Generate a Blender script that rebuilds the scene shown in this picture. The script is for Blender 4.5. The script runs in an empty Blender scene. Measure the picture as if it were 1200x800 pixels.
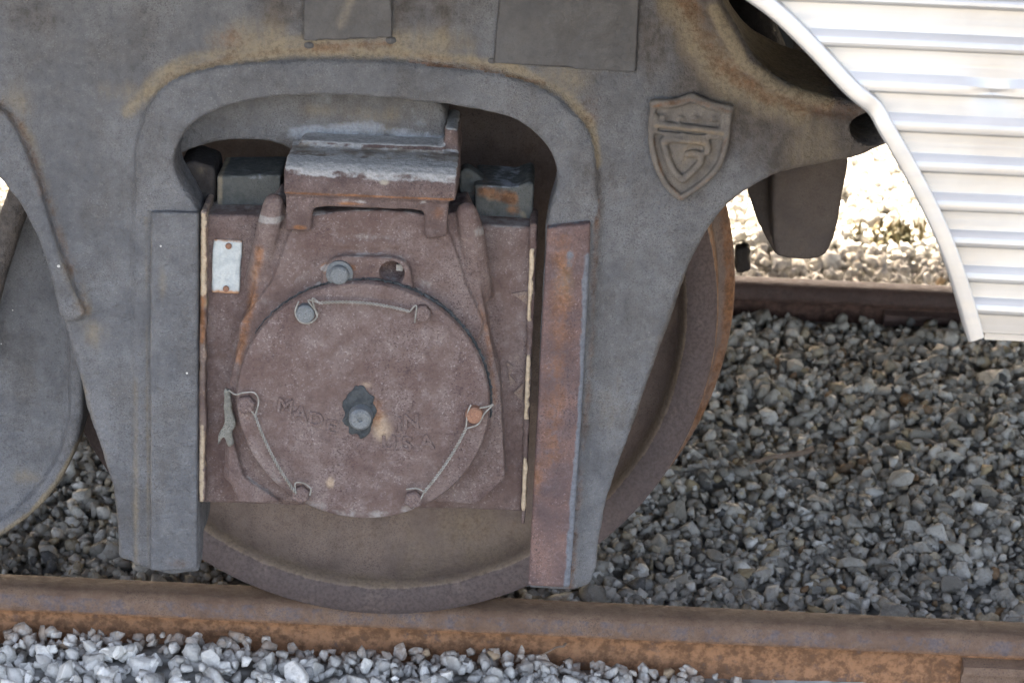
import bpy, bmesh, math, random
import numpy as np
from mathutils import Vector, Matrix
from mathutils.geometry import tessellate_polygon
random.seed(7); rng = np.random.default_rng(7)
SC = bpy.context.scene; COL = SC.collection

# ------------------------------------------------------------------ camera, sky, sun, exposure
CD, CH, PITCH, ROLL, YAW, FPX = 3.5, 1.69, .353, .043, -.010, 3155.0
CAM = np.array([0, -CD, CH])
FW = np.array([math.sin(YAW)*math.cos(PITCH), math.cos(YAW)*math.cos(PITCH), -math.sin(PITCH)])
_r = np.cross(FW, [0, 0, 1]); _r /= np.linalg.norm(_r); _u = np.cross(_r, FW)
RT = math.cos(ROLL)*_r + math.sin(ROLL)*_u; UP = -math.sin(ROLL)*_r + math.cos(ROLL)*_u
cam = bpy.data.objects.new('camera', bpy.data.cameras.new('camera')); COL.objects.link(cam)
M = Matrix.Identity(4)
for i in range(3):
    M[i][0], M[i][1], M[i][2], M[i][3] = RT[i], UP[i], -FW[i], CAM[i]
cam.matrix_world = M
cam.data.sensor_width = 36; cam.data.lens = FPX/1200*36
cam.data.clip_start = .05; cam.data.clip_end = 500
cam.data.dof.use_dof = True; cam.data.dof.focus_distance = 3.42; cam.data.dof.aperture_fstop = 11
SC.camera = cam
EL, AZ = math.radians(49), math.radians(-14)          # sun behind the train, high; azimuth from +Y towards +X
wd = bpy.data.worlds.new('World'); SC.world = wd; wd.use_nodes = True
nt = wd.node_tree; sky = nt.nodes.new('ShaderNodeTexSky'); sky.sky_type = 'NISHITA'; sky.sun_disc = False
sky.sun_elevation = EL; sky.sun_rotation = AZ; sky.dust_density = 5; sky.air_density = .6; sky.ozone_density = 0
nt.links.new(sky.outputs[0], nt.nodes['Background'].inputs[0]); nt.nodes['Background'].inputs[1].default_value = .15
sl = bpy.data.lights.new('sun', 'SUN'); sl.energy = 3.2; sl.angle = math.radians(.5); sl.color = (1, .993, .98)
sun = bpy.data.objects.new('sun', sl); COL.objects.link(sun)
sdir = Vector((math.sin(AZ)*math.cos(EL), math.cos(AZ)*math.cos(EL), math.sin(EL)))
sun.rotation_euler = sdir.to_track_quat('Z', 'Y').to_euler()
SC.view_settings.view_transform = 'Standard'; SC.view_settings.look = 'None'
SC.view_settings.use_white_balance = True; SC.view_settings.white_balance_temperature = 8200   # the camera's setting for shade
SC.view_settings.exposure = 3.74; SC.view_settings.gamma = 1

# ------------------------------------------------------------------ measuring helpers
def W(px, py, y):
    "the point of the plane y = const that the photo shows at (px, py) -> x, z"
    D = FW + RT*(px-600)/FPX + UP*(400-py)/FPX
    P = CAM + (y+CD)/D[1]*D
    return (P[0], P[2])
def W3(px, py, y):
    a = W(px, py, y); return Vector((a[0], y, a[1]))
def cr(pts, n=6, closed=False):
    "smooth curve through points (Catmull-Rom)"
    p = [np.array(a, float) for a in pts]; out = []
    N = len(p)
    for i in range(N if closed else N-1):
        if closed: a, b, c, d = p[(i-1) % N], p[i], p[(i+1) % N], p[(i+2) % N]
        else: a, b, c, d = p[max(i-1, 0)], p[i], p[i+1], p[min(i+2, N-1)]
        for k in range(n):
            t = k/n
            out.append(tuple(.5*((2*b)+(c-a)*t+(2*a-5*b+4*c-d)*t*t+(3*b-a-3*c+d)*t**3)))
    if not closed: out.append(tuple(p[-1]))
    return out
def px2w(pts, y): return [W(a, b, y) for a, b in pts]

# ------------------------------------------------------------------ objects
ORG = {}
def thing(name, label, cat, loc, group=None, kind=None):
    o = bpy.data.objects.new(name, None); COL.objects.link(o); o.location = loc
    o.empty_display_size = .1; ORG[o.name] = Vector(loc)
    o['label'] = label; o['category'] = cat
    if group: o['group'] = group
    if kind: o['kind'] = kind
    return o
def link(name, me, mat, parent=None, label=None, smooth=None):
    "one mesh, given in world coordinates, as one object with its origin at its own middle"
    me.name = name
    n = len(me.vertices); co = np.empty(n*3); me.vertices.foreach_get('co', co); co = co.reshape(-1, 3)
    c = Vector(((co.min(0)+co.max(0))/2).tolist())
    me.transform(Matrix.Translation(-c))
    if mat: me.materials.clear(); me.materials.append(mat)
    o = bpy.data.objects.new(name, me); COL.objects.link(o)
    base = ORG[parent.name] if parent else Vector((0, 0, 0))
    if parent: o.parent = parent
    o.location = c-base; ORG[o.name] = c
    if label: o['label'] = label
    if smooth is not None:
        if smooth is True: me.shade_smooth()
        else: me.set_sharp_from_angle(angle=math.radians(smooth)) if hasattr(me, 'set_sharp_from_angle') else me.shade_smooth()
    return o
def tag(o, label, cat, group=None, kind=None):
    o['label'] = label; o['category'] = cat
    if group: o['group'] = group
    if kind: o['kind'] = kind
    return o
def to_me(bm, name='m'):
    bmesh.ops.recalc_face_normals(bm, faces=bm.faces)
    me = bpy.data.meshes.new(name); bm.to_mesh(me); bm.free(); return me
def prism(bm, xz, y0, y1, holes=()):
    "closed slab: outline in x,z (holes allowed) from y0 (front) to y1 (back)"
    loops = [list(xz)]+[list(h) for h in holes]
    flat = [p for l in loops for p in l]
    tri = tessellate_polygon([[Vector((p[0], p[1], 0)) for p in l] for l in loops])
    f = [bm.verts.new((p[0], y0, p[1])) for p in flat]; b = [bm.verts.new((p[0], y1, p[1])) for p in flat]
    for t in tri:
        try: bm.faces.new([f[i] for i in t]); bm.faces.new([b[i] for i in reversed(t)])
        except ValueError: pass
    k = 0
    for l in loops:
        n = len(l)
        for i in range(n):
            a, c = k+i, k+(i+1) % n
            bm.faces.new((f[a], f[c], b[c], b[a]))
        k += n
def loft(bm, A, B):
    "closed solid between two outlines of equal count given as 3D points"
    a = [bm.verts.new(p) for p in A]; b = [bm.verts.new(p) for p in B]; n = len(a)
    for i in range(n): bm.faces.new((a[i], a[(i+1) % n], b[(i+1) % n], b[i]))
    bm.faces.new(list(reversed(a))); bm.faces.new(b)
def box(bm, lo, hi):
    x0, y0, z0 = lo; x1, y1, z1 = hi
    v = [bm.verts.new(p) for p in ((x0,y0,z0),(x1,y0,z0),(x1,y1,z0),(x0,y1,z0),(x0,y0,z1),(x1,y0,z1),(x1,y1,z1),(x0,y1,z1))]
    for q in ((3,2,1,0),(4,5,6,7),(0,1,5,4),(1,2,6,5),(2,3,7,6),(3,0,4,7)): bm.faces.new([v[i] for i in q])
def ball(bm, c, r, s=(1, 1, 1), sub=2):
    bmesh.ops.create_icosphere(bm, subdivisions=sub, radius=1, matrix=Matrix.Translation(c) @ Matrix.Diagonal((r*s[0], r*s[1], r*s[2], 1)))
def tube(bm, pts, r, n=8, cap=True):
    pts = [Vector(p) for p in pts]; rings = []
    for i, p in enumerate(pts):
        t = (pts[min(i+1, len(pts)-1)]-pts[max(i-1, 0)]).normalized()
        a = t.orthogonal().normalized() if i == 0 else (a-t*a.dot(t)).normalized()
        b = t.cross(a); rr = r(i/(len(pts)-1)) if callable(r) else r
        rings.append([bm.verts.new(p+a*rr*math.cos(2*math.pi*k/n)+b*rr*math.sin(2*math.pi*k/n)) for k in range(n)])
    for A, B in zip(rings, rings[1:]):
        for k in range(n): bm.faces.new((A[k], A[(k+1) % n], B[(k+1) % n], B[k]))
    if cap: bm.faces.new(list(reversed(rings[0]))); bm.faces.new(rings[-1])
def lathe(bm, prof, cx, cz, n=96, y0=0):
    "profile of (radius, y) turned about the Y axis through cx, cz"
    rings = []
    for r, y in prof:
        if r < 1e-6: rings.append([bm.verts.new((cx, y+y0, cz))])
        else: rings.append([bm.verts.new((cx+r*math.cos(2*math.pi*k/n), y+y0, cz+r*math.sin(2*math.pi*k/n))) for k in range(n)])
    for A, B in zip(rings, rings[1:]):
        for k in range(n):
            k2 = (k+1) % n
            if len(A) == 1 and len(B) == 1: continue
            if len(A) == 1: bm.faces.new((A[0], B[k], B[k2]))
            elif len(B) == 1: bm.faces.new((A[k], A[k2], B[0]))
            else: bm.faces.new((A[k], A[k2], B[k2], B[k]))
def bevel(bm, w, seg=2, ang=30):
    e = [e for e in bm.edges if len(e.link_faces) == 2 and e.calc_face_angle(0) > math.radians(ang)]
    bmesh.ops.bevel(bm, geom=e, offset=w, segments=seg, affect='EDGES', profile=.6, clamp_overlap=True)
def cast(bm, voxel, smooth=6, fac=.5, rough=0., rs=30.):
    "overlapping solids grown into one cast skin with rounded fillets"
    me = to_me(bm); o = bpy.data.objects.new('cast', me); COL.objects.link(o)
    m = o.modifiers.new('r', 'REMESH'); m.mode = 'VOXEL'; m.voxel_size = voxel; m.use_smooth_shade = True
    if smooth:
        s = o.modifiers.new('s', 'SMOOTH'); s.iterations = smooth; s.factor = fac
    if rough:
        t = bpy.data.textures.new('lumps', 'CLOUDS'); t.noise_scale = 1/rs; t.noise_depth = 2
        d = o.modifiers.new('d', 'DISPLACE'); d.texture = t; d.strength = rough; d.mid_level = .5; d.texture_coords = 'LOCAL'
    dg = bpy.context.evaluated_depsgraph_get(); dg.update()
    out = bpy.data.meshes.new_from_object(o.evaluated_get(dg), depsgraph=dg)
    bpy.data.objects.remove(o); bpy.data.meshes.remove(me)
    out.shade_smooth()
    return out
def inside(p, poly):
    poly = np.array(poly); x, z = p[:, 0], p[:, 1]; ins = np.zeros(len(p), bool); j = len(poly)-1
    for i in range(len(poly)):
        (xi, zi), (xj, zj) = poly[i], poly[j]
        if zi != zj: ins ^= ((zi > z) != (zj > z)) & (x < (xj-xi)*(z-zi)/(zj-zi)+xi)
        j = i
    return ins
def wear(me, blobs, y, keep=None):
    """stain masks kept on the surface: R orange rust, G tan dust, B grey scale / bare paint, A unused.
    blobs: ('e', px, py, rx, ry, channel, strength) or ('l', [(px,py)..], width, channel, strength)"""
    n = len(me.vertices); co = np.empty(n*3, np.float32); me.vertices.foreach_get('co', co); co = co.reshape(-1, 3)
    col = np.zeros((n, 4), np.float32)
    pm = (W(601, 400, y)[0]-W(600, 400, y)[0])
    for b in blobs:
        if b[0] == 'e':
            cx, cz = W(b[1], b[2], y); d = np.sqrt(((co[:, 0]-cx)/(b[3]*pm))**2+((co[:, 2]-cz)/(b[4]*pm))**2); ch, s = b[5], b[6]
        else:
            P = [np.array(W(a, c, y)) for a, c in b[1]]; d = np.full(n, 9.)
            for A, B in zip(P, P[1:]):
                v = B-A; t = np.clip(((co[:, [0, 2]]-A)@v)/(v@v), 0, 1)
                d = np.minimum(d, np.linalg.norm(co[:, [0, 2]]-A-t[:, None]*v, axis=1))
            d = d/(b[2]*pm); ch, s = b[3], b[4]
        m = np.clip(1-d, 0, 1); m = m*m*(3-2*m)*s
        col[:, ch] = np.maximum(col[:, ch], m)
    if keep is not None: col[inside(co[:, [0, 2]].astype(float), keep), :2] *= .12
    a = me.attributes.new('wear', 'FLOAT_COLOR', 'POINT'); a.data.foreach_set('color', col.ravel())
    return me

def dusty(me, amount, lo=.35, ch=2):
    "dust that has settled on ledges"
    n = len(me.vertices); no = np.empty(n*3, np.float32); me.vertices.foreach_get('normal', no); no = no.reshape(-1, 3)
    col = np.empty(n*4, np.float32); a = me.attributes['wear']; a.data.foreach_get('color', col); col = col.reshape(-1, 4)
    col[:, ch] = np.maximum(col[:, ch], np.clip((no[:, 2]-lo)/.35, 0, 1)*amount); a.data.foreach_set('color', col.ravel()); return me

# ------------------------------------------------------------------ materials
def hexlin(r, g, b):
    f = lambda c: ((c/255+.055)/1.055)**2.4 if c > 10 else c/255/12.92
    return (f(r), f(g), f(b), 1)
class NT:
    def __init__(s, name):
        s.m = bpy.data.materials.new(name); s.m.use_nodes = True; s.t = s.m.node_tree; s.b = s.t.nodes['Principled BSDF']
        s.co = s.t.nodes.new('ShaderNodeTexCoord').outputs['Object']
    def n(s, k, **kw):
        x = s.t.nodes.new(k)
        for a, v in kw.items(): setattr(x, a, v)
        return x
    def put(s, sock, v):
        if isinstance(v, bpy.types.NodeSocket): s.t.links.new(v, sock)
        elif v is not None: sock.default_value = v
    def noise(s, scale, detail=4, rough=.55, co=None, dist=0):
        x = s.n('ShaderNodeTexNoise'); x.inputs['Scale'].default_value = scale; x.inputs['Detail'].default_value = detail
        x.inputs['Roughness'].default_value = rough; x.inputs['Distortion'].default_value = dist; s.put(x.inputs['Vector'], co or s.co); return x.outputs['Fac']
    def stretch(s, sc):
        x = s.n('ShaderNodeMapping'); x.inputs['Scale'].default_value = sc; s.put(x.inputs['Vector'], s.co); return x.outputs[0]
    def vor(s, scale, co=None):
        x = s.n('ShaderNodeTexVoronoi'); x.inputs['Scale'].default_value = scale; s.put(x.inputs['Vector'], co or s.co); return x.outputs['Distance']
    def ramp(s, f, lo, hi, a=0., b=1.):
        x = s.n('ShaderNodeMapRange'); x.interpolation_type = 'SMOOTHSTEP'; s.put(x.inputs[0], f)
        for i, v in zip((1, 2, 3, 4), (lo, hi, a, b)): x.inputs[i].default_value = v
        return x.outputs[0]
    def mix(s, f, a, b):
        x = s.n('ShaderNodeMix', data_type='RGBA'); s.put(x.inputs[0], f); s.put(x.inputs[6], a); s.put(x.inputs[7], b); return x.outputs[2]
    def math(s, op, a, b=None, clamp=False):
        x = s.n('ShaderNodeMath', operation=op, use_clamp=clamp); s.put(x.inputs[0], a); s.put(x.inputs[1], b); return x.outputs[0]
    def attr(s):
        a = s.n('ShaderNodeAttribute', attribute_name='wear'); x = s.n('ShaderNodeSeparateColor'); s.put(x.inputs[0], a.outputs['Color']); return [x.outputs[0], x.outputs[1], x.outputs[2], a.outputs['Alpha']]
    def bump(s, h, dist, st=1., nrm=None):
        x = s.n('ShaderNodeBump'); x.inputs['Strength'].default_value = st; x.inputs['Distance'].default_value = dist
        s.put(x.inputs['Height'], h); s.put(x.inputs['Normal'], nrm); return x.outputs[0]
    def done(s, col, rough, nrm=None, metal=0., spec=.3):
        s.put(s.b.inputs['Base Color'], col); s.put(s.b.inputs['Roughness'], rough); s.put(s.b.inputs['Normal'], nrm)
        s.b.inputs['Metallic'].default_value = metal; s.b.inputs['Specular IOR Level'].default_value = spec
        return s.m
def aged(name, a, b, dark, light, rust=(.17, .072, .026, 1), tan=(.22, .175, .115, 1), scale=(.25, .27, .29, 1),
         big=9, grain=.5, pit=.0012, rough=(.62, .9), speck=.5, auto=(0., 0., 0.), fine=520, spec=.3, grime=None, gshare=.5, lump=.0022, dots=0., pits=0., brown=None):
    """weathered cast iron: two tones in large clouds, a thin grime over part of it, dark pits and light grains, orange rust /
    tan dust / grey scale where the wear masks say (plus the even share `auto` of each)"""
    s = NT(name)
    n1 = s.noise(big, 6, .62); n2 = s.noise(big*4.3, 5, .65); n3 = s.noise(70, 4, .7); nf = s.noise(fine, 3, .7); n4 = s.noise(210, 3, .65)
    ns = s.noise(26, 5, .7, co=s.stretch((1, 1, .16)))
    c = s.mix(s.ramp(s.math('ADD', s.math('MULTIPLY', n1, .6), s.math('MULTIPLY', n2, .4)), .40, .60), a, b)
    if grime:
        g = s.math('ADD', s.math('MULTIPLY', s.noise(big*1.7, 6, .68, dist=.6), .65), s.math('MULTIPLY', ns, .35))
        c = s.mix(s.math('MULTIPLY', s.ramp(g, .46, .64), gshare), c, grime)
    vary = s.ramp(s.math('ADD', s.math('MULTIPLY', n1, .5), s.math('MULTIPLY', ns, .5)), .42, .60, .25, 1.25)
    c = s.mix(s.math('MULTIPLY', s.ramp(n3, .52, .68), grain*.45), c, dark)
    c = s.mix(s.math('MULTIPLY', s.ramp(n3, .47, .33), speck*.35), c, light)
    c = s.mix(s.math('MULTIPLY', s.math('MULTIPLY', s.ramp(nf, .50, .66), grain), vary, clamp=True), c, dark)
    c = s.mix(s.math('MULTIPLY', s.math('MULTIPLY', s.ramp(s.noise(fine*.8, 2, .6, dist=.4), .57, .70), speck), s.ramp(n2, .40, .62, .2, 1.2), clamp=True), c, light)
    w = s.attr()
    g3 = s.math('ADD', s.math('MULTIPLY', n3, .6), s.math('MULTIPLY', n4, .4))
    g2 = s.math('ADD', s.math('MULTIPLY', n2, .55), s.math('MULTIPLY', g3, .45))
    gs = s.math('ADD', s.math('MULTIPLY', ns, .5), s.math('MULTIPLY', g2, .5))
    def masked(c, ch, k, nn, col, lo, hi, top):
        q = s.math('ADD', w[ch], k)
        t = s.ramp(s.math('ADD', q, s.math('MULTIPLY', s.math('SUBTRACT', nn, .5), 1.9)), lo, hi)
        return s.mix(s.math('MULTIPLY', s.math('MULTIPLY', t, s.math('MULTIPLY', q, 2.4, clamp=True)), top), c, col)
    if brown: c = masked(c, 3, 0., gs, s.mix(s.ramp(n3, .36, .64), brown, tuple(x*.62 for x in brown[:3])+(1,)), .10, .70, .92)
    c = masked(c, 1, auto[1], gs, s.mix(s.ramp(n4, .4, .65), tan, tuple(x*.72 for x in tan[:3])+(1,)), .15, .85, .9)
    c = masked(c, 0, auto[0], g2, s.mix(s.ramp(n3, .38, .62), rust, tuple(x*.45 for x in rust[:3])+(1,)), .18, .80, .9)
    c = masked(c, 2, auto[2], g2, s.mix(s.ramp(n4, .4, .65), scale, tuple(x*.75 for x in scale[:3])+(1,)), .36, .66, .95)
    h = s.math('ADD', s.math('MULTIPLY', nf, .35), s.math('ADD', s.math('MULTIPLY', n4, .6), s.math('MULTIPLY', n3, 1.2)))
    if dots or pits:
        v = s.n('ShaderNodeTexVoronoi'); v.inputs['Scale'].default_value = 62; s.put(v.inputs['Vector'], s.co)
        sp = s.n('ShaderNodeSeparateColor'); s.put(sp.inputs[0], v.outputs['Color'])
        size = s.math('MULTIPLY', s.math('MULTIPLY', sp.outputs[1], sp.outputs[1]), .16)
        on = s.math('LESS_THAN', v.outputs['Distance'], size)
        c = s.mix(s.math('MULTIPLY', on, s.math('LESS_THAN', sp.outputs[0], dots)), c, (.48, .46, .42, 1))
        pit_on = s.math('MULTIPLY', s.ramp(v.outputs['Distance'], .30, .10), s.math('GREATER_THAN', sp.outputs[0], 1-pits))
        c = s.mix(s.math('MULTIPLY', pit_on, .45), c, dark)
        h = s.math('SUBTRACT', h, s.math('MULTIPLY', pit_on, 1.6))
    nr = s.bump(h, pit, 1., s.bump(s.math('ADD', s.noise(24, 4, .6), s.math('MULTIPLY', s.noise(95, 3, .6), .45)), lump, 1.))
    return s.done(c, s.ramp(g3, .35, .65, rough[0], rough[1]), nr, 0, spec)
MAT = {}
MAT['frame'] = aged('grimy grey paint on cast steel', (.094, .0955, .099, 1), (.134, .135, .137, 1), (.048, .047, .047, 1), (.20, .20, .20, 1),
                    big=5.5, grain=.62, pit=.0030, speck=.50, rough=(.5, .8), auto=(0, .03, 0), fine=560, grime=(.080, .073, .066, 1), gshare=.55, lump=.0045, dots=.06, pits=0., brown=(.086, .071, .060, 1))
MAT['brown'] = aged('brown grime on steel', (.048, .039, .035, 1), (.066, .053, .045, 1), (.03, .025, .023, 1), (.12, .10, .085, 1),
                    big=8, grain=.4, pit=.0011, speck=.2, rough=(.6, .85))
MAT['journal'] = aged('purple brown rust on cast iron', (.104, .068, .058, 1), (.150, .112, .100, 1), (.054, .034, .034, 1), (.31, .27, .255, 1),
                      rust=(.30, .13, .055, 1), tan=(.36, .27, .19, 1), scale=(.26, .24, .222, 1), big=7, grain=.8, pit=.0014, speck=.38, fine=420, rough=(.7, .95), grime=(.088, .053, .046, 1), gshare=.6, lump=.0025, auto=(.05, .03, .015))
MAT['flange_paint'] = aged('flaking pale paint on rusty edge', (.12, .085, .075, 1), (.20, .15, .12, 1), (.06, .04, .04, 1), (.45, .38, .30, 1),
                      scale=(.46, .36, .25, 1), rust=(.28, .12, .05, 1), big=18, grain=.6, pit=.0016, speck=.3, auto=(.25, .15, .12), fine=400)
MAT['wheel'] = aged('brown rust on wheel steel', (.125, .092, .077, 1), (.180, .133, .110, 1), (.055, .038, .033, 1), (.24, .20, .18, 1),
                    big=5, grain=.6, pit=.0009, speck=.32, auto=(.03, .05, 0), scale=(.088, .066, .062, 1), rough=(.6, .85), rust=(.24, .10, .038, 1), tan=(.185, .138, .098, 1))
MAT['rail'] = aged('orange brown rail rust', (.145, .088, .060, 1), (.195, .125, .085, 1), (.075, .050, .042, 1), (.30, .21, .155, 1),
                   rust=(.34, .165, .082, 1), big=10, grain=.85, pit=.0009, speck=.25, rough=(.65, .9), scale=(.13, .105, .105, 1), tan=(.24, .165, .115, 1), lump=.003)
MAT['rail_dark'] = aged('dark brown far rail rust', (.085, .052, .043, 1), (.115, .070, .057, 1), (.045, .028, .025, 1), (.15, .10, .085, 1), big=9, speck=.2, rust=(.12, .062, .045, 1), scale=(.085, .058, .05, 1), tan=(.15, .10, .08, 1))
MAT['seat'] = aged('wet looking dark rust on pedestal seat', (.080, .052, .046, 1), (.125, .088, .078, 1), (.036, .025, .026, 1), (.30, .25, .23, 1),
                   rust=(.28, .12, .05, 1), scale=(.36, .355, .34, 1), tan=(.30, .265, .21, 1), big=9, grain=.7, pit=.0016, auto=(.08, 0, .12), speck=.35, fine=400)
MAT['liner'] = aged('worn rusty pedestal liner', (.088, .058, .055, 1), (.16, .096, .080, 1), (.046, .033, .035, 1), (.27, .21, .20, 1),
                    rust=(.30, .135, .06, 1), scale=(.13, .14, .155, 1), big=8, grain=.8, pit=.0018, speck=.4, auto=(.14, .05, .12), fine=400, grime=(.07, .05, .052, 1), gshare=.7)
MAT['grease'] = aged('black grease and oily dirt', (.022, .027, .030, 1), (.05, .056, .058, 1), (.012, .014, .015, 1), (.10, .105, .10, 1), big=20, speck=.3, pit=.0016, rough=(.45, .8))
MAT['greybolt'] = aged('grimy grey bolt steel', (.095, .105, .11, 1), (.14, .15, .15, 1), (.05, .05, .052, 1), (.24, .24, .23, 1), big=24, pit=.0006, rough=(.45, .7))
MAT['rustbolt'] = aged('orange rusted bolt', (.17, .085, .055, 1), (.24, .12, .075, 1), (.09, .05, .04, 1), (.32, .22, .16, 1), big=24, pit=.0008)
MAT['emblem'] = aged('brown dusted raised casting', (.098, .086, .075, 1), (.135, .118, .100, 1), (.05, .044, .038, 1), (.20, .18, .16, 1), big=12, grain=.4, pit=.0012, speck=.3, tan=(.22, .17, .115, 1))
MAT['felt'] = aged('grey felt and grease', (.14, .135, .115, 1), (.20, .195, .165, 1), (.04, .042, .042, 1), (.3, .29, .26, 1), big=30, grain=.7, pit=.002, speck=.3)
MAT['wire'] = aged('dull galvanised wire', (.17, .16, .135, 1), (.25, .24, .215, 1), (.13, .11, .09, 1), (.4, .4, .38, 1), big=30, pit=.0003, rough=(.5, .7))
MAT['tin'] = aged('faded aluminium tag', (.30, .335, .335, 1), (.42, .45, .435, 1), (.2, .22, .22, 1), (.52, .54, .53, 1), big=34, grain=.3, pit=.0006, rough=(.35, .6), speck=.3,
                  rust=(.42, .20, .09, 1), scale=(.52, .54, .52, 1), spec=.5)
MAT['block'] = aged('greenish grey greasy block', (.055, .060, .056, 1), (.085, .088, .080, 1), (.03, .032, .03, 1), (.14, .135, .12, 1),
                    rust=(.20, .09, .04, 1), tan=(.26, .21, .14, 1), big=14, pit=.0010, speck=.2)
MAT['dark'] = aged('underbody black grime', (.022, .019, .018, 1), (.034, .029, .026, 1), (.015, .012, .012, 1), (.05, .045, .04, 1), big=6, speck=.15)
MAT['patch'] = aged('dark grey patch paint', (.054, .053, .053, 1), (.076, .074, .072, 1), (.035, .034, .034, 1), (.15, .145, .135, 1), big=7, grain=.3, speck=.12, pit=.0008,
                    rough=(.4, .65), tan=(.16, .14, .11, 1), dots=.16, grime=(.05, .046, .043, 1), gshare=.7)
def stainless():
    s = NT('fluted stainless steel')
    br = s.noise(3, 4, .6, co=s.stretch((1, 60, 60))); n = s.noise(5, 5, .6); f = s.noise(160, 3, .7, co=s.stretch((.25, 1, 1)))
    c = s.mix(s.ramp(n, .35, .7), (.42, .415, .395, 1), (.36, .347, .322, 1))
    c = s.mix(s.math('MULTIPLY', s.ramp(f, .55, .72), .25), c, (.45, .42, .37, 1))
    h = s.math('ADD', s.math('MULTIPLY', n, 1.), s.math('MULTIPLY', br, .25))
    return s.done(c, s.ramp(br, .3, .7, .36, .50), s.bump(h, .004, .3), .55, .5)
MAT['steel'] = stainless()
def plain(name, a, b, rough=.8, big=6):
    s = NT(name); c = s.mix(s.ramp(s.noise(big, 5, .6), .35, .65), a, b)
    return s.done(c, rough, s.bump(s.noise(120, 4, .6), .001, .5))
MAT['floor'] = plain('dark underfloor paint', (.02, .02, .02, 1), (.035, .033, .03, 1))
MAT['panel'] = plain('grey panel under the floor', (.10, .11, .11, 1), (.13, .135, .13, 1))
MAT['rubber'] = plain('black gasket', (.012, .014, .015, 1), (.03, .035, .036, 1), .6, 60)
MAT['glass'] = plain('tinted window glass', (.02, .025, .027, 1), (.03, .035, .036, 1), .08, 2)
def stone_mat(name, dirty):
    s = NT(name)
    g = s.n('ShaderNodeNewGeometry'); oi = s.n('ShaderNodeObjectInfo')
    r = s.math('FRACT', s.math('ADD', g.outputs['Random Per Island'], s.math('MULTIPLY', oi.outputs['Random'], 7.31)))
    cr_ = s.n('ShaderNodeValToRGB'); s.put(cr_.inputs[0], r); e = cr_.color_ramp
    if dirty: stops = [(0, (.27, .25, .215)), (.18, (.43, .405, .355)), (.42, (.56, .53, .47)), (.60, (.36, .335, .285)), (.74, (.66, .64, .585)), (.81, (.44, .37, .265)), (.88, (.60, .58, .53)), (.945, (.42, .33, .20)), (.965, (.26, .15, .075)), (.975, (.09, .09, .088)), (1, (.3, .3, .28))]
    else: stops = [(0, (.35, .335, .31)), (.16, (.52, .505, .47)), (.42, (.62, .603, .56)), (.60, (.40, .388, .36)), (.74, (.69, .67, .625)), (.86, (.52, .50, .455)), (.93, (.76, .74, .69)), (.972, (.50, .36, .22)), (.98, (.26, .26, .255)), (1, (.2, .2, .2))]
    e.elements[0].position, e.elements[0].color = stops[0][0], stops[0][1]+(1,)
    e.elements[1].position, e.elements[1].color = 1, stops[-1][1]+(1,)
    for p, c in stops[1:-1]: x = e.elements.new(p); x.color = c+(1,)
    e.interpolation = 'CONSTANT'
    wp = g.outputs['Position']
    n = s.noise(55, 5, .65, co=wp); n2 = s.noise(240, 4, .7, co=wp); n3 = s.noise(6, 3, .6, co=wp)
    c = s.mix(s.math('MULTIPLY', s.ramp(n, .42, .68), .42 if dirty else .40), cr_.outputs[0], (.20, .185, .158, 1) if dirty else (.34, .335, .32, 1))
    c = s.mix(s.math('MULTIPLY', s.ramp(n2, .52, .66), .4), c, (.13, .124, .112, 1) if dirty else (.28, .275, .26, 1))
    c = s.mix(s.math('MULTIPLY', s.ramp(n2, .46, .34), .3), c, (.42, .42, .40, 1) if dirty else (.66, .66, .65, 1))
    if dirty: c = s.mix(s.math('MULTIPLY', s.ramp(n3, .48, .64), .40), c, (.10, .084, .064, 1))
    if not dirty:                                      # rust dust washed off the rail onto the nearest stones
        sy = s.n('ShaderNodeSeparateXYZ'); s.put(sy.inputs[0], wp)
        c = s.mix(s.math('MULTIPLY', s.math('MULTIPLY', s.ramp(sy.outputs[1], -.10, -.035), s.ramp(sy.outputs[1], .03, .02)), s.ramp(n, .35, .6, .15, .75)), c, (.27, .17, .105, 1))
    h = s.math('ADD', s.math('MULTIPLY', n, 1.6), n2)
    return s.done(c, .9, s.bump(h, .0024, .9), 0, .25)
MAT['stone'] = stone_mat('clean pale limestone ballast', False)
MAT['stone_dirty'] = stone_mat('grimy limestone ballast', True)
def ground_mat():
    s = NT('ballast fines and distant gravel')
    g = s.n('ShaderNodeNewGeometry'); wp = g.outputs['Position']
    v = s.n('ShaderNodeTexVoronoi'); v.inputs['Scale'].default_value = 34; s.put(v.inputs['Vector'], wp)
    x = s.n('ShaderNodeSeparateColor'); s.put(x.inputs[0], v.outputs['Color'])
    c = s.mix(x.outputs[0], (.20, .20, .19, 1), (.42, .42, .40, 1)); c = s.mix(s.ramp(v.outputs['Distance'], .4, .75), c, (.10, .095, .085, 1))
    c = s.mix(s.math('MULTIPLY', s.noise(40, 4, .6, co=wp), .5), c, (.2, .19, .17, 1))
    return s.done(c, .95, s.bump(s.math('SUBTRACT', 1., v.outputs['Distance']), .012, .8), 0, .2)
MAT['ground'] = ground_mat()

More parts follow.
